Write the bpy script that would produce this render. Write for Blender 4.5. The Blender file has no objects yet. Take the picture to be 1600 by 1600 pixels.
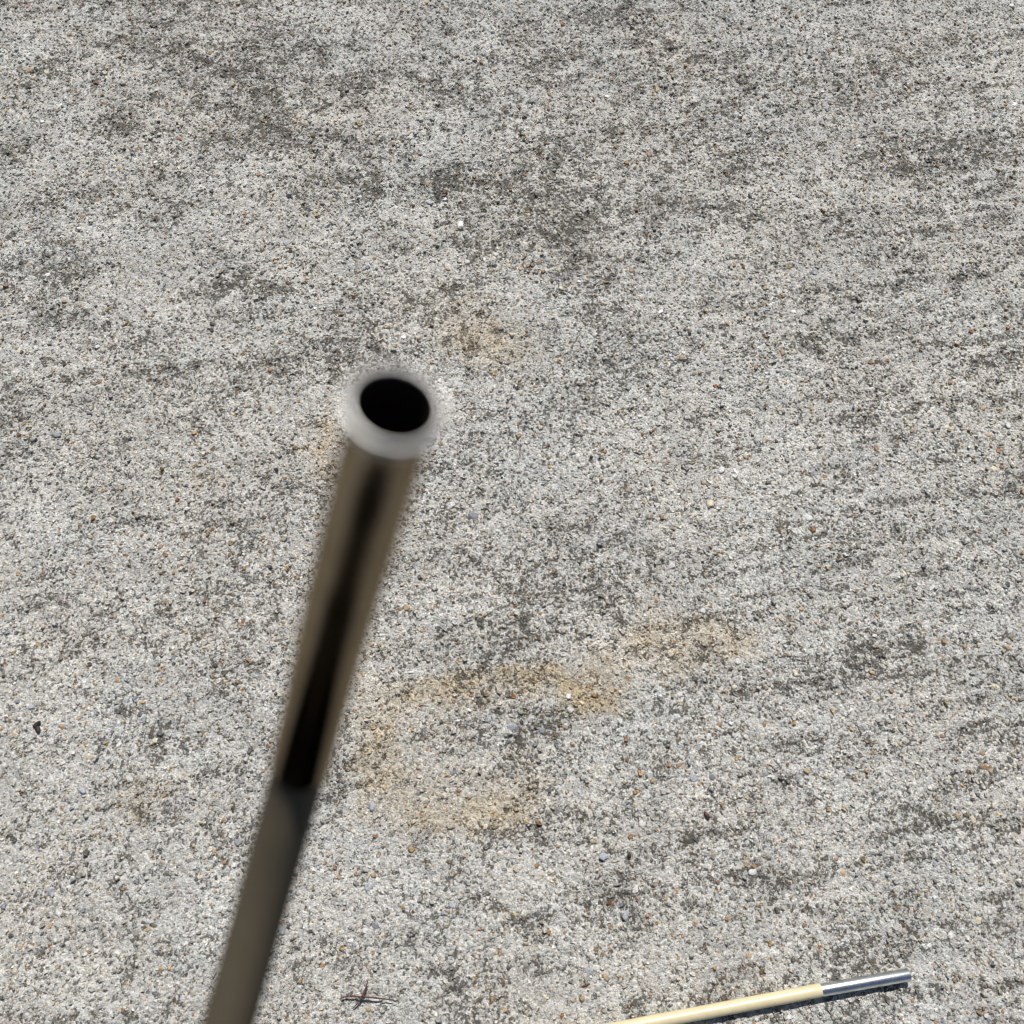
import bpy, math, random
import numpy as np
from mathutils import Vector

rng = np.random.default_rng(7)
random.seed(7)
SC = bpy.context.scene
COL = SC.collection

# ------------------------------------------------------------------ camera, sky, sun, exposure
CAM_H, TILT, FPX = 0.857, math.radians(22.0), 1550.0      # camera height (m), tilt from straight down, focal length in px of a 1600 px frame
cam_d = bpy.data.cameras.new('camera')
cam = bpy.data.objects.new('camera', cam_d)
COL.objects.link(cam)
cam.location = (0, 0, CAM_H)
cam.rotation_euler = (TILT, 0, 0)
cam_d.sensor_width = 36.0
cam_d.lens = 36.0 * FPX / 1600.0
cam_d.clip_start, cam_d.clip_end = 0.01, 200.0
cam_d.dof.use_dof = True
cam_d.dof.focus_distance = 0.90
cam_d.dof.aperture_fstop = cam_d.lens / 3.7                # aperture about 3.7 mm wide, as a phone's
SC.camera = cam

SUN_EL, SUN_AZ = math.radians(55.0), math.radians(10.0)
world = bpy.data.worlds.new('World')
SC.world = world
world.use_nodes = True
wn = world.node_tree
sky = wn.nodes.new('ShaderNodeTexSky')
sky.sky_type = 'NISHITA'
sky.sun_disc = False
sky.sun_elevation, sky.sun_rotation = SUN_EL, SUN_AZ
wn.links.new(sky.outputs[0], wn.nodes['Background'].inputs[0])
wn.nodes['Background'].inputs[1].default_value = 0.055
world.cycles.sampling_method = 'NONE'
sun_d = bpy.data.lights.new('sun', 'SUN')
sun_d.energy, sun_d.angle, sun_d.color = 4.6, math.radians(0.53), (1.0, 0.965, 0.91)
sun = bpy.data.objects.new('sun', sun_d)
COL.objects.link(sun)
sun.rotation_euler = (-(math.pi / 2 - SUN_EL), 0, -SUN_AZ)
SC.view_settings.view_transform = 'Standard'
SC.view_settings.look = 'None'
SC.view_settings.gamma = 1.0
SC.view_settings.use_curve_mapping = False
SC.view_settings.exposure = 0.0
SC.cycles.use_denoising = True
SC.cycles.denoiser = 'OPENIMAGEDENOISE'
SC.cycles.denoising_input_passes = 'RGB_ALBEDO_NORMAL'
SC.cycles.denoising_prefilter = 'ACCURATE'
SC.cycles.filter_width = 1.1
SC.cycles.max_bounces = 4
SC.cycles.diffuse_bounces = 2
SC.cycles.sample_clamp_indirect = 4.0

# ------------------------------------------------------------------ helpers
FWD = Vector((0, math.sin(TILT), -math.cos(TILT)))
UPV = Vector((0, math.cos(TILT), math.sin(TILT)))
def ray(px, py):
    return FWD + Vector((1, 0, 0)) * ((px - 800) / FPX) + UPV * ((800 - py) / FPX)
def at(px, py, depth):                                     # a point at a given depth in front of the camera
    return Vector((0, 0, CAM_H)) + ray(px, py) * depth
def on_ground(px, py, z=0.0):                              # a point on the concrete
    r = ray(px, py)
    t = (z - CAM_H) / r.z
    return Vector((0, 0, CAM_H)) + r * t

def mesh_obj(name, verts, faces, mat, parent=None, smooth=True):
    me = bpy.data.meshes.new(name)
    me.from_pydata([tuple(v) for v in verts], [], faces)
    me.update()
    if smooth:
        me.polygons.foreach_set('use_smooth', [True] * len(me.polygons))
    me.materials.append(mat)
    o = bpy.data.objects.new(name, me)
    COL.objects.link(o)
    if parent is not None:
        o.parent = parent
    return o
def empty(name, loc, label, cat, group=None):
    o = bpy.data.objects.new(name, None)
    o.empty_display_size = 0.01
    COL.objects.link(o)
    o.location = loc
    o['label'], o['category'] = label, cat
    if group:
        o['group'] = group
    return o
def tag(o, label, cat, group=None):
    o['label'], o['category'] = label, cat
    if group:
        o['group'] = group
    return o
def frames(pts):
    """parallel-transport frames along a polyline"""
    T = []
    for i in range(len(pts)):
        a, b = pts[max(i - 1, 0)], pts[min(i + 1, len(pts) - 1)]
        T.append((b - a).normalized())
    n = T[0].orthogonal().normalized()
    out = []
    for t in T:
        n = (n - t * n.dot(t)).normalized()
        out.append((t, n, t.cross(n)))
    return out
def sweep(name, pts, radii, mat, parent, segs=32, cap=True, org=Vector((0, 0, 0)), close_start=True, close_end=True, wob=0.0):
    fr = frames(pts)
    V, F = [], []
    for p, r, (t, n, b) in zip(pts, radii, fr):
        for k in range(segs):
            a = 2 * math.pi * k / segs
            rr = r * (1 + (random.uniform(-wob, wob) if wob else 0))
            V.append(p - org + (n * math.cos(a) + b * math.sin(a)) * rr)
    for i in range(len(pts) - 1):
        for k in range(segs):
            k2 = (k + 1) % segs
            F.append((i * segs + k, i * segs + k2, (i + 1) * segs + k2, (i + 1) * segs + k))
    if cap and close_start:
        F.append(tuple(reversed(range(segs))))
    if cap and close_end:
        F.append(tuple(range((len(pts) - 1) * segs, len(pts) * segs)))
    return mesh_obj(name, V, F, mat, parent)
def lathe(name, base, axis, profile, mat, parent, org, segs=64):
    """profile: list of (distance along axis, radius)"""
    ax = axis.normalized()
    n = ax.orthogonal().normalized()
    b = ax.cross(n)
    V, F = [], []
    for s, r in profile:
        for k in range(segs):
            a = 2 * math.pi * k / segs
            V.append(base + ax * s + (n * math.cos(a) + b * math.sin(a)) * r - org)
    for i in range(len(profile) - 1):
        for k in range(segs):
            k2 = (k + 1) % segs
            F.append((i * segs + k, (i + 1) * segs + k, (i + 1) * segs + k2, i * segs + k2))
    return mesh_obj(name, V, F, mat, parent)
def spline(ctrl, n):
    """Catmull-Rom through control points"""
    c = [ctrl[0] * 2 - ctrl[1]] + list(ctrl) + [ctrl[-1] * 2 - ctrl[-2]]
    out = []
    for i in range(1, len(c) - 2):
        for k in range(n):
            t = k / n
            p0, p1, p2, p3 = c[i - 1], c[i], c[i + 1], c[i + 2]
            out.append(0.5 * ((2 * p1) + (p2 - p0) * t + (2 * p0 - 5 * p1 + 4 * p2 - p3) * t * t + (3 * p1 - p0 - 3 * p2 + p3) * t ** 3))
    out.append(c[-2].copy())
    return out

# numpy value noise ------------------------------------------------------
_TAB = rng.random((512, 512))
def vnoise(x, y, seed=0):
    x = x + 37.7 * seed + 100.0
    y = y + 91.3 * seed + 100.0
    xi, yi = np.floor(x).astype(int), np.floor(y).astype(int)
    fx, fy = x - xi, y - yi
    fx, fy = fx * fx * (3 - 2 * fx), fy * fy * (3 - 2 * fy)
    a, b = _TAB[xi % 512, yi % 512], _TAB[(xi + 1) % 512, yi % 512]
    c, d = _TAB[xi % 512, (yi + 1) % 512], _TAB[(xi + 1) % 512, (yi + 1) % 512]
    return (a * (1 - fx) + b * fx) * (1 - fy) + (c * (1 - fx) + d * fx) * fy
def fbm(x, y, octv, seed=0, gain=0.5):
    s, a, tot = 0, 1.0, 0
    for o in range(octv):
        s = s + a * vnoise(x * 2 ** o, y * 2 ** o, seed + o * 3)
        tot += a
        a *= gain
    return s / tot
def sstep(a, b, x):
    t = np.clip((x - a) / (b - a), 0, 1)
    return t * t * (3 - 2 * t)

# ------------------------------------------------------------------ materials
def new_mat(name):
    m = bpy.data.materials.new(name)
    m.use_nodes = True
    nt = m.node_tree
    return m, nt, nt.nodes['Principled BSDF']
def N(nt, typ, **kw):
    n = nt.nodes.new(typ)
    for k, v in kw.items():
        setattr(n, k, v)
    return n
def L(nt, a, b):
    nt.links.new(a, b)
def noise(nt, vec, scale, detail=2.0, rough=0.5):
    n = N(nt, 'ShaderNodeTexNoise')
    n.inputs['Scale'].default_value = scale
    n.inputs['Detail'].default_value = detail
    n.inputs['Roughness'].default_value = rough
    L(nt, vec, n.inputs['Vector'])
    return n
def math_n(nt, op, a, b=None, c=None):
    n = N(nt, 'ShaderNodeMath', operation=op)
    for i, v in enumerate((a, b, c)):
        if v is None:
            continue
        if isinstance(v, (int, float)):
            n.inputs[i].default_value = v
        else:
            L(nt, v, n.inputs[i])
    return n.outputs[0]
def mapr(nt, v, a, b, c=0.0, d=1.0, smooth=True):
    n = N(nt, 'ShaderNodeMapRange')
    n.interpolation_type = 'SMOOTHSTEP' if smooth else 'LINEAR'
    L(nt, v, n.inputs['Value'])
    for k, x in zip(('From Min', 'From Max', 'To Min', 'To Max'), (a, b, c, d)):
        n.inputs[k].default_value = x
    return n.outputs['Result']
def mixc(nt, fac, a, b, mode='MIX'):
    n = N(nt, 'ShaderNodeMix', data_type='RGBA', blend_type=mode)
    if isinstance(fac, (int, float)):
        n.inputs[0].default_value = fac
    else:
        L(nt, fac, n.inputs[0])
    for s, v in ((6, a), (7, b)):
        if isinstance(v, tuple):
            n.inputs[s].default_value = v + (1,)
        else:
            L(nt, v, n.inputs[s])
    return n.outputs[2]

def concrete_material():
    m, nt, bs = new_mat('weathered_concrete')
    geo = N(nt, 'ShaderNodeNewGeometry')
    pos = geo.outputs['Position']
    tint = N(nt, 'ShaderNodeAttribute', attribute_name='tint')
    wear = N(nt, 'ShaderNodeAttribute', attribute_name='wear')
    sep = N(nt, 'ShaderNodeSeparateColor')
    L(nt, wear.outputs['Color'], sep.inputs[0])
    stain, rust, stone = sep.outputs[0], sep.outputs[1], sep.outputs[2]
    # sand grain mottling of the cement paste: every grain has its own lightness
    wv = noise(nt, pos, 700, 2, 0.5)
    warp = N(nt, 'ShaderNodeVectorMath', operation='MULTIPLY_ADD')
    L(nt, wv.outputs['Color'], warp.inputs[0])
    warp.inputs[1].default_value = (0.0014, 0.0014, 0.0014)
    L(nt, pos, warp.inputs[2])
    wpos = warp.outputs[0]
    n1 = noise(nt, pos, 420, 3, 0.65)
    n2 = noise(nt, pos, 1100, 2, 0.6)
    vo = N(nt, 'ShaderNodeTexVoronoi')
    vo.inputs['Scale'].default_value = 390
    L(nt, wpos, vo.inputs['Vector'])
    sv = N(nt, 'ShaderNodeSeparateColor')
    L(nt, vo.outputs['Color'], sv.inputs[0])
    vf = N(nt, 'ShaderNodeTexVoronoi')
    vf.inputs['Scale'].default_value = 850
    L(nt, wpos, vf.inputs['Vector'])
    sf = N(nt, 'ShaderNodeSeparateColor')
    L(nt, vf.outputs['Color'], sf.inputs[0])
    mot = mapr(nt, n1.outputs[0], 0.30, 0.70, 0.78, 1.16, False)
    mot2 = mapr(nt, sv.outputs[2], 0.0, 1.0, 0.80, 1.16, False)
    mot3 = mapr(nt, sf.outputs[2], 0.0, 1.0, 0.74, 1.20, False)
    val = math_n(nt, 'MULTIPLY', math_n(nt, 'MULTIPLY', mot, mot2), mot3)
    comb = N(nt, 'ShaderNodeCombineColor')
    for i in range(3):
        L(nt, val, comb.inputs[i])
    base = mixc(nt, 1.0, tint.outputs['Color'], comb.outputs[0], 'MULTIPLY')
    # warm and blue sand grains inside the paste
    warm = mapr(nt, sv.outputs[0], 0.88, 0.89)
    cool = mapr(nt, sv.outputs[1], 0.91, 0.92)
    inside = mapr(nt, vo.outputs['Distance'], 0.60, 0.35)
    base = mixc(nt, math_n(nt, 'MULTIPLY', math_n(nt, 'MULTIPLY', warm, inside), 0.55), base, (0.36, 0.25, 0.14))
    base = mixc(nt, math_n(nt, 'MULTIPLY', math_n(nt, 'MULTIPLY', cool, inside), 0.55), base, (0.30, 0.32, 0.36))
    # rust
    n3 = noise(nt, pos, 260, 4, 0.7)
    rmask = math_n(nt, 'MULTIPLY', rust, mapr(nt, n3.outputs[0], 0.25, 0.60, 0.40, 1.05))
    rmask = math_n(nt, 'MINIMUM', rmask, 0.95)
    base = mixc(nt, rmask, base, mixc(nt, 1.0, base, (0.93, 0.775, 0.555), 'MULTIPLY'))
    # black algae specks: a coverage map decides how much of the fine noise is dark
    n4 = noise(nt, pos, 170, 5, 0.78)
    lev = math_n(nt, 'ADD', math_n(nt, 'MULTIPLY', sv.outputs[2], 0.40), math_n(nt, 'MULTIPLY', sf.outputs[1], 0.30))
    lev = math_n(nt, 'ADD', lev, mapr(nt, n4.outputs[0], 0.25, 0.75, 0.38, 0.0, False))
    n5 = noise(nt, pos, 58, 4, 0.75)                       # clumps of a centimetre or so
    thr = math_n(nt, 'MULTIPLY_ADD', stain, 0.20, 0.315)
    thr = math_n(nt, 'ADD', thr, mapr(nt, n5.outputs[0], 0.30, 0.70, -0.235, 0.235, False))
    dmask = mapr(nt, math_n(nt, 'SUBTRACT', thr, lev), -0.03, 0.06)
    keepc = math_n(nt, 'SUBTRACT', 0.92, math_n(nt, 'MULTIPLY', stone, 0.70))
    dmask = math_n(nt, 'MULTIPLY', dmask, keepc)
    base = mixc(nt, dmask, base, mixc(nt, 1.0, base, (0.27, 0.258, 0.235), 'MULTIPLY'))
    film = math_n(nt, 'MULTIPLY', mapr(nt, thr, 0.40, 0.74, 0.0, 0.62, False), math_n(nt, 'SUBTRACT', 1.0, math_n(nt, 'MULTIPLY', stone, 0.6)))
    base = mixc(nt, film, base, mixc(nt, 1.0, base, (0.40, 0.39, 0.365), 'MULTIPLY'))
    L(nt, base, bs.inputs['Base Color'])
    bs.inputs['Roughness'].default_value = 0.8
    L(nt, mapr(nt, stone, 0.0, 1.0, 0.88, 0.42, False), bs.inputs['Roughness'])
    bs.inputs['Specular IOR Level'].default_value = 0.35
    # fine relief
    h = math_n(nt, 'ADD', math_n(nt, 'MULTIPLY', n1.outputs[0], 1.0), math_n(nt, 'MULTIPLY', n2.outputs[0], 0.55))
    h = math_n(nt, 'SUBTRACT', h, math_n(nt, 'MULTIPLY', vo.outputs['Distance'], 0.9))
    h = math_n(nt, 'SUBTRACT', h, math_n(nt, 'MULTIPLY', vf.outputs['Distance'], 0.45))
    bu = N(nt, 'ShaderNodeBump')
    bu.inputs['Strength'].default_value = 0.9
    bu.inputs['Distance'].default_value = 0.0011
    L(nt, h, bu.inputs['Height'])
    L(nt, bu.outputs[0], bs.inputs['Normal'])
    return m

def pebble_material(name, rgb, rough=0.5):
    m, nt, bs = new_mat(name)
    geo = N(nt, 'ShaderNodeNewGeometry')
    n = noise(nt, geo.outputs['Position'], 700, 3, 0.6)
    c = mixc(nt, mapr(nt, n.outputs[0], 0.3, 0.7), tuple(v * 0.72 for v in rgb), tuple(min(1, v * 1.15) for v in rgb))
    L(nt, c, bs.inputs['Base Color'])
    bs.inputs['Roughness'].default_value = rough
    bu = N(nt, 'ShaderNodeBump')
    bu.inputs['Strength'].default_value = 0.5
    bu.inputs['Distance'].default_value = 0.0006
    L(nt, n.outputs[0], bu.inputs['Height'])
    L(nt, bu.outputs[0], bs.inputs['Normal'])
    return m

def metal_material(name, rgb, rough, scratch=0.08):
    m, nt, bs = new_mat(name)
    tc = N(nt, 'ShaderNodeTexCoord')
    n = noise(nt, tc.outputs['Object'], 180, 4, 0.6)
    n2 = noise(nt, tc.outputs['Object'], 900, 2, 0.6)
    L(nt, mixc(nt, mapr(nt, n.outputs[0], 0.35, 0.7), rgb, tuple(v * 0.82 for v in rgb)), bs.inputs['Base Color'])
    bs.inputs['Metallic'].default_value = 1.0
    L(nt, mapr(nt, n2.outputs[0], 0.3, 0.7, max(0.02, rough - scratch), rough + scratch, False), bs.inputs['Roughness'])
    return m

def rod_material(name, rgb, dark, rough, speck=0.0, coat=0.0):
    m, nt, bs = new_mat(name)
    tc = N(nt, 'ShaderNodeTexCoord')
    n = noise(nt, tc.outputs['Object'], 60, 3, 0.6)
    c = mixc(nt, mapr(nt, n.outputs[0], 0.35, 0.7), rgb, tuple(v * 0.9 for v in rgb))
    n2 = noise(nt, tc.outputs['Object'], 330, 3, 0.6)
    c = mixc(nt, math_n(nt, 'MULTIPLY', mapr(nt, n2.outputs[0], 0.66, 0.74), speck), c, dark)
    L(nt, c, bs.inputs['Base Color'])
    bs.inputs['Roughness'].default_value = rough
    bs.inputs['Coat Weight'].default_value = coat
    bs.inputs['Coat Roughness'].default_value = 0.12
    bu = N(nt, 'ShaderNodeBump')
    bu.inputs['Strength'].default_value = 0.15
    bu.inputs['Distance'].default_value = 0.0004
    L(nt, n2.outputs[0], bu.inputs['Height'])
    L(nt, bu.outputs[0], bs.inputs['Normal'])
    return m

M_CON = concrete_material()
M_STEEL = metal_material('bright_steel', (0.84, 0.84, 0.83), 0.30, 0.04)
M_STEEL.node_tree.nodes['Principled BSDF'].inputs['Coat Weight'].default_value = 0.5
M_STEEL.node_tree.nodes['Principled BSDF'].inputs['Coat Roughness'].default_value = 0.1
M_FERR = metal_material('dull_steel', (0.31, 0.265, 0.207), 0.17, 0.03)
M_FERR.node_tree.nodes['Principled BSDF'].inputs['Specular Tint'].default_value = (0.45, 0.40, 0.33, 1)
M_LIP = metal_material('pale_steel', (0.94, 0.92, 0.885), 0.39)
M_LIP.node_tree.nodes['Principled BSDF'].inputs['Metallic'].default_value = 0.72
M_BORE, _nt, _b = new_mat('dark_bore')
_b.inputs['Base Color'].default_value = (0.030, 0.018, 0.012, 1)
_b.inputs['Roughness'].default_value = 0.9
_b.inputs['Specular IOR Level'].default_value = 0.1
M_CREAM = rod_material('cream_fibreglass', (0.70, 0.61, 0.385), (0.33, 0.22, 0.09), 0.40, 0.85, 0.3)
M_SHADED_ROD = rod_material('shade_toned_fibreglass', (0.135, 0.110, 0.074), (0.065, 0.05, 0.036), 0.8, 0.5, 0.0)  # shade on the near rod is put into this dark base colour
M_SHADED_ROD.node_tree.nodes['Principled BSDF'].inputs['Specular IOR Level'].default_value = 0.12
M_TWIG = rod_material('dry_bark', (0.10, 0.052, 0.033), (0.03, 0.018, 0.012), 0.8, 0.8)
M_LEAF = rod_material('blackened_leaf', (0.035, 0.022, 0.016), (0.01, 0.008, 0.007), 0.7, 0.8)
M_SEED = rod_material('dark_seed', (0.075, 0.035, 0.02), (0.015, 0.01, 0.008), 0.5, 0.5)

# ------------------------------------------------------------------ concrete: stain and rust maps, relief
A = math.radians(9.0)                                      # the broom lines rise to the right
CA, SA = math.cos(A), math.sin(A)
def blobs(x, y, items):
    s = np.zeros_like(x)
    for px, py, rx, ry, amt in items:
        c = on_ground(px, py)
        k = (on_ground(px + 10, py) - c).length / 10
        ky = (on_ground(px, py + 10) - c).length / 10
        d = ((x - c.x) / (rx * k)) ** 2 + ((y - c.y) / (ry * ky)) ** 2
        s = s + amt * np.exp(-d * 1.0) * (1 - 0.75 * np.clip(s, 0, 1))
    return s
DARK = [(890, 300, 45, 40, 1), (870, 350, 50, 30, 1), (905, 245, 30, 30, .6), (430, 90, 60, 30, .6), (185, 195, 35, 22, .9), (25, 240, 30, 16, .9),
        (395, 205, 60, 28, .7), (330, 190, 40, 20, .6), (440, 60, 50, 30, .6), (690, 290, 45, 25, .8), (560, 130, 28, 20, .8), (400, 160, 40, 30, .5),
        (575, 290, 45, 20, .6), (610, 220, 40, 25, .6), (670, 125, 25, 20, .7), (980, 15, 40, 14, .9), (1160, 145, 60, 35, .6), (1110, 100, 70, 20, .6),
        (1290, 330, 60, 25, .6), (1475, 215, 60, 18, .7), (1530, 410, 40, 20, .8), (1430, 400, 40, 20, .6), (960, 560, 50, 30, .8), (1070, 330, 80, 22, .6),
        (1280, 715, 28, 20, .9), (1010, 60, 40, 20, .5), (860, 120, 25, 25, .5), (70, 480, 40, 25, .6), (260, 350, 30, 20, .5), (420, 455, 50, 14, .8),
        (370, 440, 60, 16, .6), (640, 620, 40, 30, .4), (850, 660, 45, 40, .6), (830, 880, 40, 40, .4), (920, 830, 40, 30, .4), (740, 700, 25, 20, .5),
        (540, 500, 60, 30, .6), (740, 545, 50, 24, .8), (590, 545, 40, 12, .6), (220, 960, 60, 14, .6), (70, 860, 30, 14, .8), (300, 1035, 90, 14, .6),
        (120, 1080, 60, 14, .6), (40, 1185, 60, 8, .7), (200, 1230, 50, 20, .6), (230, 1270, 30, 16, .6), (230, 1140, 25, 20, .4), (20, 1330, 30, 16, .6),
        (680, 1120, 50, 18, .9), (870, 1140, 60, 40, .7), (820, 1190, 40, 30, .9), (690, 1150, 60, 24, .7), (860, 1060, 25, 18, .6), (1010, 1115, 40, 18, .7),
        (870, 1300, 80, 24, .5), (1040, 1290, 60, 14, .6), (1010, 1400, 70, 14, .5), (1450, 1020, 70, 16, .7), (1500, 1090, 60, 16, .9), (1560, 1000, 40, 12, .7),
        (1360, 1010, 40, 20, .6), (1250, 1180, 40, 12, .5), (1460, 1490, 50, 16, .7), (1430, 1465, 40, 14, .6), (1560, 1530, 40, 14, .7), (1340, 1360, 50, 12, .6),
        (1180, 1375, 25, 18, .6), (850, 1520, 50, 14, .6), (790, 1300, 30, 16, .6), (640, 1330, 30, 16, .5), (780, 1345, 20, 14, .7), (60, 120, 50, 20, .5),
        (1545, 20, 60, 12, .9), (1100, 250, 80, 16, .6), (1380, 600, 50, 20, .5), (1240, 620, 40, 20, .5), (1520, 780, 40, 20, .5), (900, 590, 40, 40, .5)]
RUST = [(960, 1035, 50, 20, .6), (1030, 1015, 40, 26, .5), (660, 1130, 90, 40, .25), (700, 1230, 110, 50, .3), (570, 1150, 30, 30, .4), (850, 1085, 60, 26, .5), (740, 1085, 60, 24, .4), (760, 520, 80, 50, .35), (745, 515, 60, 36, .8), (785, 540, 40, 26, .6), (720, 545, 40, 24, .5), (505, 690, 22, 34, .9), (505, 735, 16, 20, .5), (330, 740, 30, 16, .4),
        (640, 1090, 55, 26, .7), (700, 1080, 70, 22, .7), (800, 1062, 70, 20, .8), (880, 1068, 50, 22, 1.0), (920, 1085, 40, 22, 1.2), (945, 1062, 36, 14, .8),
        (1000, 1010, 50, 24, .6), (1060, 1000, 60, 32, .75), (1120, 1000, 55, 26, .8), (1150, 995, 30, 16, .7), (1080, 1040, 40, 12, .6), (1000, 960, 60, 30, .3),
        (600, 1140, 36, 40, .7), (585, 1190, 30, 50, .6), (610, 1240, 40, 26, .65), (680, 1280, 60, 26, .7), (740, 1275, 60, 24, .75), (790, 1255, 34, 26, .7),
        (820, 1180, 20, 40, .3), (720, 1200, 50, 30, .3), (880, 1140, 24, 18, .4), (215, 1260, 40, 20, .3), (240, 1230, 40, 20, .3), (830, 1225, 26, 24, .4)]
DARK = [(a, b, c * (1.15 if b < 450 and a < 1100 else 1), d * (1.15 if b < 450 and a < 1100 else 1), e * (0.4 if a > 1150 and b > 500 else 1.45 if b < 450 and a < 1100 else 1)) for a, b, c, d, e in DARK]
RUST = [(a, b, c, d, e * (0.7 if (b < 600 or (a > 990 and b < 1050)) else 1.25 if 780 < a < 950 and b < 1100 else 1.5 if a < 300 else 1)) for a, b, c, d, e in RUST]
def wear_maps(x, y):
    """coverage of the dark algae and of the rust at a point of the slab"""
    u, v = x * CA + y * SA, -x * SA + y * CA
    a = fbm(u * 13, v * 20, 6, 1, 0.78)
    c = fbm(u * 4, v * 7, 3, 21)
    s = 0.5 + (a - 0.5) * (3.3 - 1.2 * sstep(0.0, 0.45, x)) + (c - 0.5) * 0.3
    lines = fbm(u * 9, v * 95, 4, 13, 0.7) - 0.5            # broom lines hold the algae, most on the right
    s = s + lines * (0.9 + 2.4 * sstep(0.0, 0.45, x + 0.25 * (0.5 - y)))
    s = s + 0.20 * sstep(0.25, 0.9, y) + 0.05 * sstep(-0.1, 0.5, x) + 0.12 * sstep(0.55, 0.9, y) * sstep(0.25, -0.1, x) - 0.12 - 0.18 * sstep(0.1, -0.45, x) * sstep(0.5, 0.1, y)
    wob = 0.010 * (fbm(x * 40, y * 40, 3, 31) - 0.5) * 2
    wob2 = 0.010 * (fbm(x * 40, y * 40, 3, 35) - 0.5) * 2
    d = blobs(x + wob, y + wob2, DARK) * (0.3 + 1.0 * fbm(u * 50, v * 90, 4, 41, 0.7))
    s = np.clip(s + 0.85 * d, -0.3, 1.5)
    r = blobs(x + wob * 1.8, y + wob2 * 1.8, RUST) * (0.15 + 1.35 * fbm(x * 45, y * 60, 5, 51, 0.75))
    s = s - 0.15 * np.clip(r, 0, 1)
    return s, np.clip(r, 0, 1.2)
def height(x, y):
    u, v = x * CA + y * SA, -x * SA + y * CA
    h = 0.0022 * (fbm(u * 18, v * 30, 3, 61) - 0.5)
    h = h + 0.0016 * (fbm(u * 30, v * 95, 3, 71) - 0.5)    # broom lines
    h = h + 0.0017 * (vnoise(x * 230, y * 230, 81) - 0.5)
    h = h + 0.0015 * (vnoise(x * 420, y * 420, 83) - 0.5)
    return h

X0, X1, Y0, Y1, STEP = -0.74, 0.74, -0.17, 1.13, 0.002
def set_attr(me, name, arr):
    at_ = me.attributes.new(name, 'FLOAT_COLOR', 'POINT')
    at_.data.foreach_set('color', np.ascontiguousarray(arr, dtype=np.float32).ravel())
def np_mesh(name, co, loops, starts, smooth, mat):
    me = bpy.data.meshes.new(name)
    me.vertices.add(len(co))
    me.vertices.foreach_set('co', co.astype(np.float32).ravel())
    me.loops.add(len(loops))
    me.loops.foreach_set('vertex_index', loops.astype(np.int32))
    me.polygons.add(len(starts))
    me.polygons.foreach_set('loop_start', starts.astype(np.int32))
    me.polygons.foreach_set('use_smooth', np.full(len(starts), smooth))
    me.update(calc_edges=True)
    me.materials.append(mat)
    return me
def paste_tint(x, y):
    t = 0.52 + 0.09 * (fbm(x * 20, y * 30, 4, 91) - 0.5) * 2 + 0.05 * (vnoise(x * 160, y * 160, 95) - 0.5)
    w = (fbm(x * 12, y * 12, 3, 97) - 0.5) * 0.06
    return np.stack([t * (1.0 + w), t * 0.985, t * (0.925 - w), np.ones_like(t)], 1)

def build_slab():
    # fine grid where the photograph looks, widening steps outside it, 9 cm thick
    fx = np.arange(X0, X1 + 1e-6, STEP)
    fy = np.arange(Y0, Y1 + 1e-6, STEP)
    xs = np.concatenate([[-2.4, -1.8, -1.4, -1.1, -0.95, -0.85, -0.79], fx, [0.79, 0.85, 0.95, 1.1, 1.4, 1.8, 2.4]])
    ys = np.concatenate([[-0.47, -0.38, -0.30, -0.22], fy, [1.18, 1.25, 1.35, 1.5, 1.8, 2.2, 2.8, 3.4]])  # rear edge cut short; the void beyond reflects dark in the near ferrule
    nx, ny = len(xs), len(ys)
    gx, gy = np.meshgrid(xs, ys, indexing='ij')
    x, y = gx.ravel(), gy.ravel()
    z = height(x, y)
    co = np.stack([x, y, z], 1)
    i, j = np.meshgrid(np.arange(nx - 1), np.arange(ny - 1), indexing='ij')
    v = (i * ny + j).ravel()
    q = np.stack([v, v + ny, v + ny + 1, v + 1], 1)
    # side walls and underside
    rim = list(range(0, nx * ny, ny)) + list(range((nx - 1) * ny + 1, nx * ny)) + [k * ny + ny - 1 for k in range(nx - 2, -1, -1)] + list(range(ny - 2, 0, -1))
    rim = np.array(rim)
    low = co[rim].copy()
    low[:, 2] = -0.09
    n0 = len(co)
    co = np.concatenate([co, low])
    m = len(rim)
    k = np.arange(m)
    k2 = (k + 1) % m
    sides = np.stack([rim[k], n0 + k, n0 + k2, rim[k2]], 1)
    loops = np.concatenate([q.ravel(), sides.ravel(), n0 + k[::-1]])
    starts = np.concatenate([np.arange(len(q) + len(sides)) * 4, [(len(q) + len(sides)) * 4]])
    me = np_mesh('concrete_ground', co, loops, starts, True, M_CON)
    s, r = wear_maps(co[:, 0], co[:, 1])
    set_attr(me, 'tint', paste_tint(co[:, 0], co[:, 1]))
    set_attr(me, 'wear', np.stack([s, r, np.zeros_like(s), np.ones_like(s)], 1))
    o = bpy.data.objects.new('concrete_ground', me)
    COL.objects.link(o)
    o['kind'] = 'structure'
    o['label'] = 'weathered grey broom-finished concrete with dark algae patches and rust stains'
    return o
SLAB = build_slab()
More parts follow.
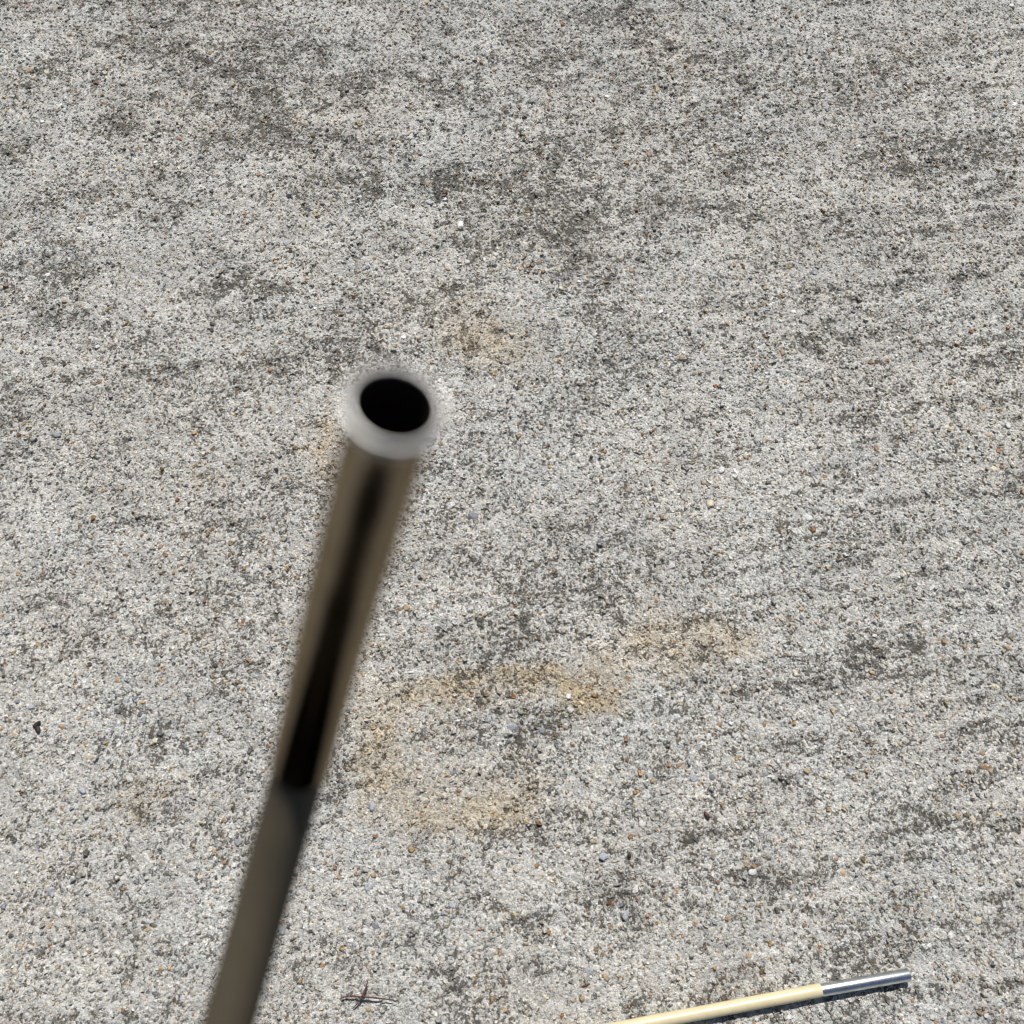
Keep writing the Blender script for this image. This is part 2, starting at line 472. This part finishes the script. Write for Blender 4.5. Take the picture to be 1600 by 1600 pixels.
def build_grains(parent, count):
    # sand and fine gravel showing at the worn surface
    x = rng.uniform(X0, X1, count * 2)
    y = rng.uniform(Y0, Y1, count * 2)
    # the wedge the photograph sees, with a margin that thins out
    half = 0.40 + 0.22 * np.clip((y + 0.1) / 1.1, 0, 1)
    over = np.maximum(np.abs(x) - half, 0) + np.maximum(y - 1.02, 0) + np.maximum(-0.10 - y, 0)
    keep = rng.random(len(x)) < np.exp(-over / 0.03)
    x, y = x[keep][:count], y[keep][:count]
    n = len(x)
    r = np.clip(np.exp(rng.normal(math.log(0.00124), 0.44, n)), 0.0006, 0.0036)
    K = 5
    ang = (np.arange(K)[None, :] + rng.uniform(-0.32, 0.32, (n, K))) * (2 * math.pi / K) + rng.uniform(0, 6.28, (n, 1))
    rad = rng.uniform(0.75, 1.2, (n, K))
    el = rng.uniform(0.65, 1.0, n)
    th = rng.uniform(0, math.pi, n)
    cx, cy = np.cos(ang) * rad, np.sin(ang) * rad * el[:, None]
    lx = cx * np.cos(th)[:, None] - cy * np.sin(th)[:, None]
    ly = cx * np.sin(th)[:, None] + cy * np.cos(th)[:, None]
    hgt = rng.uniform(0.12, 0.62, n)
    ts = rng.uniform(0.5, 0.8, (n, K))
    tx, ty = rng.normal(0, 0.26, n), rng.normal(0, 0.26, n)
    base = height(x, y)
    R = r[:, None]
    lo = np.stack([x[:, None] + lx * R, y[:, None] + ly * R, np.broadcast_to((base - 0.45 * r)[:, None], (n, K))], 2)
    ux, uy = lx * ts, ly * ts
    uz = hgt[:, None] + tx[:, None] * ux + ty[:, None] * uy
    up = np.stack([x[:, None] + ux * R, y[:, None] + uy * R, base[:, None] + uz * R], 2)
    co = np.concatenate([lo, up], 1).reshape(-1, 3)
    f = []
    for k in range(K):
        k2 = (k + 1) % K
        f += [k, k2, K + k2, K + k]
    f += [K + k for k in range(K)]
    f = np.array(f)
    loops = (f[None, :] + (np.arange(n) * 2 * K)[:, None]).ravel()
    st = np.array([0, 4, 8, 12, 16, 20])
    starts = (st[None, :] + (np.arange(n) * 25)[:, None]).ravel()
    me = np_mesh('aggregate', co, loops, starts, False, M_CON)
    # colours: most are coated with cement, the rest bare stone
    pal = np.array([(.57, .56, .53), (.65, .64, .61), (.43, .42, .395), (.46, .31, .155), (.36, .20, .095), (.33, .345, .37), (.68, .67, .65), (.15, .145, .135), (.55, .47, .33)])
    p = np.array([.385, .21, .14, .06, .03, .06, .05, .035, .03])
    idx = rng.choice(len(pal), n, p=p)
    c = pal[idx] * rng.uniform(0.82, 1.16, (n, 1))
    pt = paste_tint(x, y)[:, :3] / 0.56
    c = np.where((idx < 3)[:, None], c * pt, c)
    stone = np.where(idx < 3, rng.uniform(0.0, 0.8, n) ** 1.5, 0.8 * rng.uniform(0.6, 1.2, n))
    s, ru = wear_maps(x, y)
    w = np.stack([s, ru, np.clip(stone, 0, 1), np.ones(n)], 1)
    set_attr(me, 'tint', np.repeat(np.concatenate([c, np.ones((n, 1))], 1), 2 * K, 0))
    set_attr(me, 'wear', np.repeat(w, 2 * K, 0))
    o = bpy.data.objects.new('aggregate', me)
    COL.objects.link(o)
    o.parent = parent
    o['kind'] = 'stuff'
    o['label'] = 'sand and fine gravel grains showing at the worn concrete surface'
    return o
build_grains(SLAB, 122000)

# pebbles large enough to pick out one by one -----------------------------
def pebble_mesh(k, mat):
    rs = random.Random(k)
    V, F = [], []
    S = 7
    rad = [rs.uniform(0.72, 1.22) for _ in range(S)]
    tx, ty = rs.uniform(-.2, .2), rs.uniform(-.2, .2)
    for lat, (zz, rr) in enumerate(((-0.55, 0.8), (0.0, 1.0), (0.22, 0.80), (0.30, 0.50))):
        for s in range(S):
            a = 2 * math.pi * (s + rs.uniform(-.25, .25)) / S
            q = rr * rad[s] * rs.uniform(0.93, 1.07)
            V.append((math.cos(a) * q, math.sin(a) * q, zz + rs.uniform(-.05, .05) + (tx * math.cos(a) + ty * math.sin(a)) * rr * (lat > 0)))
    for l in range(3):
        for s in range(S):
            F.append((l * S + s, l * S + (s + 1) % S, (l + 1) * S + (s + 1) % S, (l + 1) * S + s))
    F.append(tuple(range(3 * S, 4 * S)))
    me = bpy.data.meshes.new('pebble')
    me.from_pydata(V, [], F)
    me.polygons.foreach_set('use_smooth', [rs.random() < 0.25] * len(F))
    me.materials.append(mat)
    return me
PCOL = {'white': (.74, .73, .71), 'cream': (.60, .52, .38), 'tan': (.45, .315, .18), 'rust': (.32, .19, .115), 'blue': (.35, .365, .40), 'slate': (.23, .24, .26), 'grey': (.47, .46, .44), 'brown': (.16, .09, .055), 'pale': (.58, .57, .55)}
PM = {k: pebble_material('pebble_' + k, v, 0.35 if k == 'white' else 0.55) for k, v in PCOL.items()}
PMESH = {k: [pebble_mesh(i * 13 + j, PM[k]) for j in range(5)] for i, k in enumerate(PCOL)}
def add_pebble(px, py, long_px, wide_px, ang, kind, proud=0.5):
    g = on_ground(px, py)
    k = (on_ground(px + 10, py) - g).length / 10
    o = bpy.data.objects.new('pebble', random.choice(PMESH[kind]))
    COL.objects.link(o)
    o.parent = SLAB
    a, b = long_px * k / 2, wide_px * k / 2
    z = float(height(np.array([g.x]), np.array([g.y]))[0])
    o.location = (g.x, g.y, z + b * 0.10 * proud)
    o.rotation_euler = (random.uniform(-.2, .2), random.uniform(-.2, .2), math.radians(ang))
    o.scale = (a, b, b * 1.0)
named = [(719, 352, 16, 9, 65, 'white'), (672, 317, 9, 9, 0, 'blue'), (669, 315, 5, 5, 0, 'white'), (695, 312, 9, 7, 20, 'white'), (779, 330, 8, 6, 0, 'blue'),
         (757, 406, 8, 6, 80, 'white'), (775, 398, 9, 8, 0, 'pale'), (857, 404, 13, 10, 0, 'blue'), (905, 440, 7, 6, 0, 'white'), (895, 443, 8, 7, 0, 'tan'),
         (877, 450, 9, 8, 0, 'cream'), (813, 421, 8, 7, 0, 'tan'), (780, 511, 10, 8, 0, 'tan'), (630, 527, 9, 8, 20, 'white'), (1312, 60, 13, 9, -20, 'cream'),
         (1375, 84, 11, 9, 30, 'blue'), (1405, 86, 6, 6, 0, 'tan'), (1580, 9, 9, 8, 0, 'white'), (1342, 228, 9, 6, 0, 'white'), (1409, 219, 6, 6, 0, 'white'),
         (1556, 178, 14, 10, 0, 'blue'), (1585, 163, 11, 9, 50, 'white'), (1303, 182, 7, 6, 0, 'tan'), (1336, 198, 8, 7, 0, 'tan'), (1500, 275, 8, 6, 0, 'blue'),
         (448, 378, 14, 10, 60, 'blue'), (438, 418, 10, 8, 60, 'tan'), (128, 338, 12, 7, 20, 'tan'), (75, 430, 9, 7, 0, 'white'), (147, 352, 10, 8, 70, 'blue'),
         (888, 1089, 9, 9, 0, 'white'), (800, 1137, 20, 12, 10, 'blue'), (847, 1142, 14, 12, 40, 'slate'), (764, 1123, 13, 9, 70, 'blue'), (705, 1208, 16, 8, 25, 'slate'),
         (1062, 1086, 9, 9, 0, 'white'), (1148, 1073, 9, 8, 0, 'cream'), (1102, 806, 13, 9, 80, 'white'), (1150, 736, 15, 8, -55, 'white'), (1122, 750, 10, 7, 0, 'tan'),
         (1123, 1132, 12, 9, 30, 'rust'), (1060, 1195, 9, 8, 0, 'tan'), (1050, 1275, 10, 7, 20, 'cream'), (1085, 1215, 16, 14, 0, 'blue'), (1015, 1210, 12, 10, 0, 'pale'),
         (943, 1338, 16, 12, 0, 'blue'), (978, 1430, 9, 7, 0, 'rust'), (993, 1390, 14, 9, 60, 'pale'), (1087, 1441, 11, 6, -40, 'tan'), (1012, 1430, 8, 8, 0, 'rust'),
         (978, 1430, 18, 12, 70, 'blue'), (1175, 1363, 15, 10, 0, 'pale'), (1520, 1282, 14, 9, -60, 'cream'), (1383, 1213, 16, 9, 75, 'pale'), (1537, 1198, 13, 11, 0, 'rust'),
         (1535, 1176, 10, 9, 0, 'rust'), (1548, 1205, 9, 8, 0, 'tan'), (1472, 1150, 10, 8, -40, 'rust'), (1556, 1072, 14, 10, -20, 'cream'), (1576, 1092, 9, 8, 0, 'tan'),
         (1574, 1012, 10, 9, 0, 'tan'), (1508, 1010, 10, 8, 0, 'tan'), (1363, 1052, 8, 10, 70, 'tan'), (1466, 1250, 11, 8, -40, 'rust'), (1496, 1276, 9, 9, 0, 'tan'),
         (97, 1135, 10, 8, 0, 'tan'), (134, 1162, 10, 9, 0, 'tan'), (121, 1122, 8, 7, 0, 'tan'), (100, 1125, 8, 7, 0, 'slate'), (22, 1148, 15, 13, 0, 'cream'),
         (185, 1164, 10, 8, 60, 'white'), (49, 1105, 10, 8, 0, 'blue'), (130, 1103, 8, 6, 70, 'cream'), (143, 1292, 8, 7, 0, 'cream'), (188, 1306, 8, 8, 0, 'tan'),
         (56, 1326, 16, 9, 75, 'blue'), (92, 1426, 13, 10, -50, 'pale'), (77, 1447, 11, 6, 70, 'tan'), (58, 1452, 14, 11, 0, 'pale'), (231, 1452, 8, 9, 0, 'tan'),
         (214, 1277, 10, 5, 70, 'tan'), (118, 1530, 10, 9, 0, 'white'), (265, 1512, 9, 8, 0, 'tan'), (22, 1519, 8, 7, 0, 'tan'), (14, 1504, 11, 6, 15, 'blue'),
         (635, 950, 11, 10, 0, 'tan'), (580, 1007, 8, 7, 0, 'tan'), (592, 1007, 8, 7, 0, 'tan'), (645, 1050, 14, 6, 10, 'pale'), (555, 1110, 8, 8, 0, 'tan'),
         (335, 1330, 9, 8, 60, 'tan'), (350, 1346, 9, 8, 50, 'rust'), (312, 1369, 11, 9, 20, 'cream'), (570, 1455, 10, 8, 70, 'white'), (598, 1460, 9, 7, 50, 'cream'),
         (590, 1374, 11, 9, 0, 'pale'), (587, 1447, 12, 12, 0, 'slate'), (533, 1443, 7, 11, 0, 'blue'), (575, 1577, 9, 9, 0, 'tan'), (1170, 1494, 12, 9, -20, 'tan'),
         (1163, 1510, 9, 9, 0, 'rust'), (1485, 1462, 13, 9, 70, 'pale'), (1443, 1478, 9, 8, 30, 'white'), (1452, 1477, 8, 7, 0, 'white'), (1540, 1585, 10, 9, 0, 'rust'),
         (1060, 1497, 9, 8, 60, 'tan'), (1363, 607, 14, 10, 0, 'pale'), (1222, 553, 9, 10, 0, 'tan'), (1270, 740, 12, 9, 70, 'slate'), (1289, 745, 9, 7, 20, 'rust'),
         (1055, 553, 8, 9, 70, 'slate'), (1064, 560, 8, 9, 0, 'tan'), (1240, 486, 9, 7, 0, 'white'), (1505, 600, 11, 9, 0, 'pale'), (1535, 638, 9, 9, 0, 'tan'),
         (1543, 680, 10, 8, 0, 'tan'), (1575, 667, 10, 12, 0, 'pale'), (1250, 436, 12, 8, 40, 'slate'), (948, 150, 8, 7, 0, 'white'), (824, 215, 8, 8, 0, 'tan'),
         (988, 28, 9, 6, -20, 'cream'), (1070, 183, 7, 7, 0, 'tan'), (985, 94, 9, 10, 60, 'blue'), (137, 18, 6, 8, 70, 'tan'), (95, 163, 8, 5, 65, 'white'),
         (67, 191, 6, 6, 0, 'white'), (188, 264, 8, 7, 0, 'tan'), (242, 253, 8, 6, 60, 'white'), (55, 123, 8, 7, 0, 'rust'), (280, 262, 5, 9, 0, 'pale')]
for t in named:
    add_pebble(*t)
kinds = ['tan'] * 7 + ['rust'] * 4 + ['blue'] * 4 + ['pale'] * 5 + ['white'] * 2 + ['slate'] * 2 + ['cream'] * 3 + ['grey'] * 3
for i in range(110):
    L_ = random.uniform(7, 11)
    add_pebble(random.uniform(5, 1595), random.uniform(5, 1595), L_, L_ * random.uniform(.6, .95), random.uniform(0, 180), random.choice(kinds), random.uniform(0, .8))

for i in range(48):
    L_ = random.uniform(10, 17)
    add_pebble(random.uniform(5, 1595), random.uniform(650, 1595), L_, L_ * random.uniform(.55, .9), random.uniform(0, 180), random.choice(['pale', 'grey', 'pale', 'blue', 'cream', 'slate']), random.uniform(-.6, .3))

# ------------------------------------------------------------------ the near pole, its open end towards the camera
def near_pole():
    mm = 0.001
    tip = at(618, 632, 0.1170)
    foot = at(-380, 4300, 0.2227)
    root = empty('tent_pole', foot, 'blurred pole, rod shade painted in olive brown, with open steel ferrule pointing up at the camera', 'pole')
    ctrl = [tip, at(585.5, 750, 0.1318), at(543, 905, 0.1549), at(503, 1060, 0.1790), at(469, 1198, 0.1965), at(441, 1300, 0.2035), at(413, 1400, 0.2085),
            at(385, 1500, 0.2120), at(357, 1600, 0.2145), at(290, 1830, 0.2190), at(130, 2400, 0.2220), at(-120, 3300, 0.2226), foot]
    path = spline(ctrl, 12)
    nj = 4 * 12
    fpts = path[:nj + 1]
    u = (tip - fpts[1]).normalized()
    ax = -u
    # flared mouth, then the body of the ferrule with a rolled lower edge
    fl = [(0.7, 6.16), (1.1, 6.20), (1.5, 6.08), (2.0, 5.80), (2.6, 5.58), (3.6, 5.48), (5.2, 5.45)]
    pts = [tip + ax * (d * mm) for d, r in fl]
    rad = [r * mm for d, r in fl]
    body = [p for p in fpts if (p - tip).length > 7.5 * mm]
    for k, p in enumerate(body):
        t = k / (len(body) - 1)
        pts.append(p)
        rad.append((5.45 + 0.2 * math.sin(math.pi * t) + 0.4 * t) * mm)
    e = (body[-1] - body[-2]).normalized()
    pts += [body[-1] + e * 0.0003, body[-1] + e * 0.00045, body[-1] + e * 0.0005]
    rad += [5.82 * mm, 5.72 * mm, 4.9 * mm]
    fer = sweep('ferrule', pts, rad, M_FERR, root, 64, False, foot)
    fer['label'] = 'flared open steel ferrule'
    rim = [(0.5 * mm, 5.45 * mm), (0.2 * mm, 5.49 * mm), (0.05 * mm, 5.60 * mm), (0.0 * mm, 5.74 * mm), (0.07 * mm, 5.92 * mm), (0.3 * mm, 6.08 * mm), (0.65 * mm, 6.2 * mm), (1.1 * mm, 6.23 * mm), (1.5 * mm, 6.12 * mm)]
    lip = lathe('lip', tip, ax, rim, M_LIP, fer, foot)
    bore = lathe('bore', tip, ax, [(0.35 * mm, 5.47 * mm), (1.5 * mm, 5.3 * mm), (3.0 * mm, 5.05 * mm), (30 * mm, 5.0 * mm), (30 * mm, 0.05 * mm)], M_BORE, fer, foot)
    rp = path[nj - 3:]
    sweep('rod', rp, [0.00555] * len(rp), M_SHADED_ROD, root, 40, True, foot)
near_pole()

# ------------------------------------------------------------------ the pole lying on the concrete
def lying_pole():
    R0 = 0.005
    z = R0 + 0.0006
    a = on_ground(1420, 1523, z)
    j = on_ground(1282, 1547, z)
    m1 = on_ground(1102, 1581.5, z)
    m2 = on_ground(960, 1608.5, z)
    m3 = on_ground(600, 1680, z)
    end = on_ground(100, 1776, z)
    root = empty('tent_pole', (end.x, end.y, 0), 'cream pole with bright steel ferrule lying on the concrete', 'pole')
    org = Vector((end.x, end.y, 0))
    pts = spline([end, m3, m2, m1, j], 12)
    d = (pts[-1] - pts[-2]).normalized()
    rad = [R0] * len(pts)
    pts += [j + d * 0.0003, j + d * 0.0006]
    rad += [R0 * 0.97, R0 * 0.9]
    rod = sweep('rod', pts, rad, M_CREAM, root, 40, True, org)
    rod['label'] = 'cream coloured rod'
    ax = a - j
    Lf = ax.length
    r = 0.00485
    prof = [(-0.004, r), (Lf - 0.0006, r), (Lf - 0.0002, r * 0.975), (Lf, r * 0.93), (Lf, r * 0.86), (Lf - 0.0006, r * 0.84)]
    fer = lathe('ferrule', j, ax, prof, M_STEEL, root, org)
    fer['label'] = 'shiny steel ferrule'
    bore = lathe('bore', j, ax, [(Lf - 0.0005, r * 0.842), (Lf - 0.02, r * 0.84), (Lf - 0.02, 0.00005)], M_BORE, fer, org)
lying_pole()

# ------------------------------------------------------------------ twig, leaf scrap, seeds
def twig():
    c = on_ground(566, 1557)
    root = empty('dry_twig', (c.x, c.y, 0), 'thin dry brown twig crossed by a shorter shoot', 'twig')
    org = Vector((c.x, c.y, 0))
    g = lambda x, y, h: on_ground(x, y, h)
    pts = spline([g(533, 1560, .0020), g(543, 1556.5, .0038), g(556, 1557, .0042), g(567, 1557.5, .0043), g(585, 1559, .0042), g(602, 1561, .0040), g(614, 1562.5, .0036)], 5)
    sweep('stem', pts, [0.0004 + 0.00028 * math.sin(math.pi * i / (len(pts) - 1)) for i in range(len(pts))], M_TWIG, root, 8, True, org, wob=0.15)
    pts = spline([g(575.5, 1530, .0060), g(571, 1545, .0052), g(567, 1555, .0049), g(560, 1566, .0034), g(551, 1576, .0012)], 5)
    sweep('side_shoot', pts, [0.00022 + 0.00055 * math.sin(math.pi * min(1, (i + 1) / len(pts))) for i in range(len(pts))], M_TWIG, root, 8, True, org, wob=0.15)
    pts = [g(565, 1552, .0056), g(567, 1556, .0058), g(570, 1560, .0050)]
    sweep('bud', pts, [0.0004, 0.0009, 0.0004], M_TWIG, root, 8, True, org, wob=0.2)
twig()

def leaf_scrap():
    c = on_ground(58, 1136)
    k = (on_ground(68, 1136) - c).length / 10
    root = empty('leaf_scrap', (c.x, c.y, 0), 'tiny crumpled black leaf scrap with two lobes on the concrete', 'leaf')
    rs = random.Random(3)
    def lobe(name, cx, cy, lx, ly, ang, z0):
        V, F = [], []
        nu, nv = 7, 5
        ca, sa = math.cos(ang), math.sin(ang)
        for s, off in ((1, 0.0004), (0, 0.0)):
            for i in range(nu):
                for j in range(nv):
                    u, v = i / (nu - 1) * 2 - 1, j / (nv - 1) * 2 - 1
                    w = math.sqrt(max(0.05, 1 - u * u)) * v
                    x, y = u * lx * k / 2, w * ly * k / 2
                    z = z0 + 0.0016 * (1 - w * w) * (0.6 + 0.4 * u) + rs.uniform(-.0002, .0002) * s + off
                    V.append((cx * k + x * ca - y * sa, cy * k + x * sa + y * ca, z))
        for s in (0, 1):
            b = s * nu * nv
            for i in range(nu - 1):
                for j in range(nv - 1):
                    q = (b + i * nv + j, b + (i + 1) * nv + j, b + (i + 1) * nv + j + 1, b + i * nv + j + 1)
                    F.append(q if s == 0 else q[::-1])
        edge = [(i, 0) for i in range(nu)] + [(nu - 1, j) for j in range(1, nv)] + [(i, nv - 1) for i in range(nu - 2, -1, -1)] + [(0, j) for j in range(nv - 2, 0, -1)]
        e = [i * nv + j for i, j in edge]
        for t in range(len(e)):
            p, q = e[t], e[(t + 1) % len(e)]
            F.append((p, p + nu * nv, q + nu * nv, q))
        return mesh_obj(name, V, F, M_LEAF, root)
    lobe('lobe', 0.5, 4, 14, 7, math.radians(38), 0.0012)
    lobe('lobe', 2.5, -3.5, 12, 8, math.radians(-55), 0.0011)
    p = [Vector((-7 * k, 3 * k, .0015)), Vector((-3 * k, 0.5 * k, .0022)), Vector((1 * k, 0, .0024))]
    sweep('stalk', p, [.0003, .0006, .0005], M_LEAF, root, 6)
leaf_scrap()

def seed(px, py, lp, wp, ang, label, mat):
    g = on_ground(px, py)
    k = (on_ground(px + 10, py) - g).length / 10
    V, F = [], []
    S, Rn = 10, 7
    rs = random.Random(px)
    for i in range(Rn + 1):
        t = math.pi * i / Rn
        rr = math.sin(t) ** 0.8
        for s in range(S):
            a = 2 * math.pi * s / S
            w = 1 + rs.uniform(-.08, .08)
            V.append((-math.cos(t) * lp * k / 2, math.cos(a) * rr * wp * k / 2 * w, wp * k * 0.42 + math.sin(a) * rr * wp * k * 0.42 * w))
    for i in range(Rn):
        for s in range(S):
            F.append((i * S + s, i * S + (s + 1) % S, (i + 1) * S + (s + 1) % S, (i + 1) * S + s))
    o = mesh_obj('seed', V, F, mat)
    z = float(height(np.array([g.x]), np.array([g.y]))[0])
    o.location = (g.x, g.y, z + 0.0002)
    o.rotation_euler = (0, 0, math.radians(ang))
    tag(o, label, 'seed', 'seeds and dark crumbs on the concrete')
seed(1104, 1274, 13, 7, -55, 'glossy dark brown seed, largest of the seeds on the concrete', M_SEED)
seed(983, 1337, 8, 6, -70, 'black round seed below and left of the brown seed', M_LEAF)
seed(914, 1540, 17, 4, 18, 'thin brown bark sliver just above the cream pole', M_TWIG)
seed(1564, 1158, 9, 3, -60, 'thin black sliver near the right edge of the photo', M_LEAF)
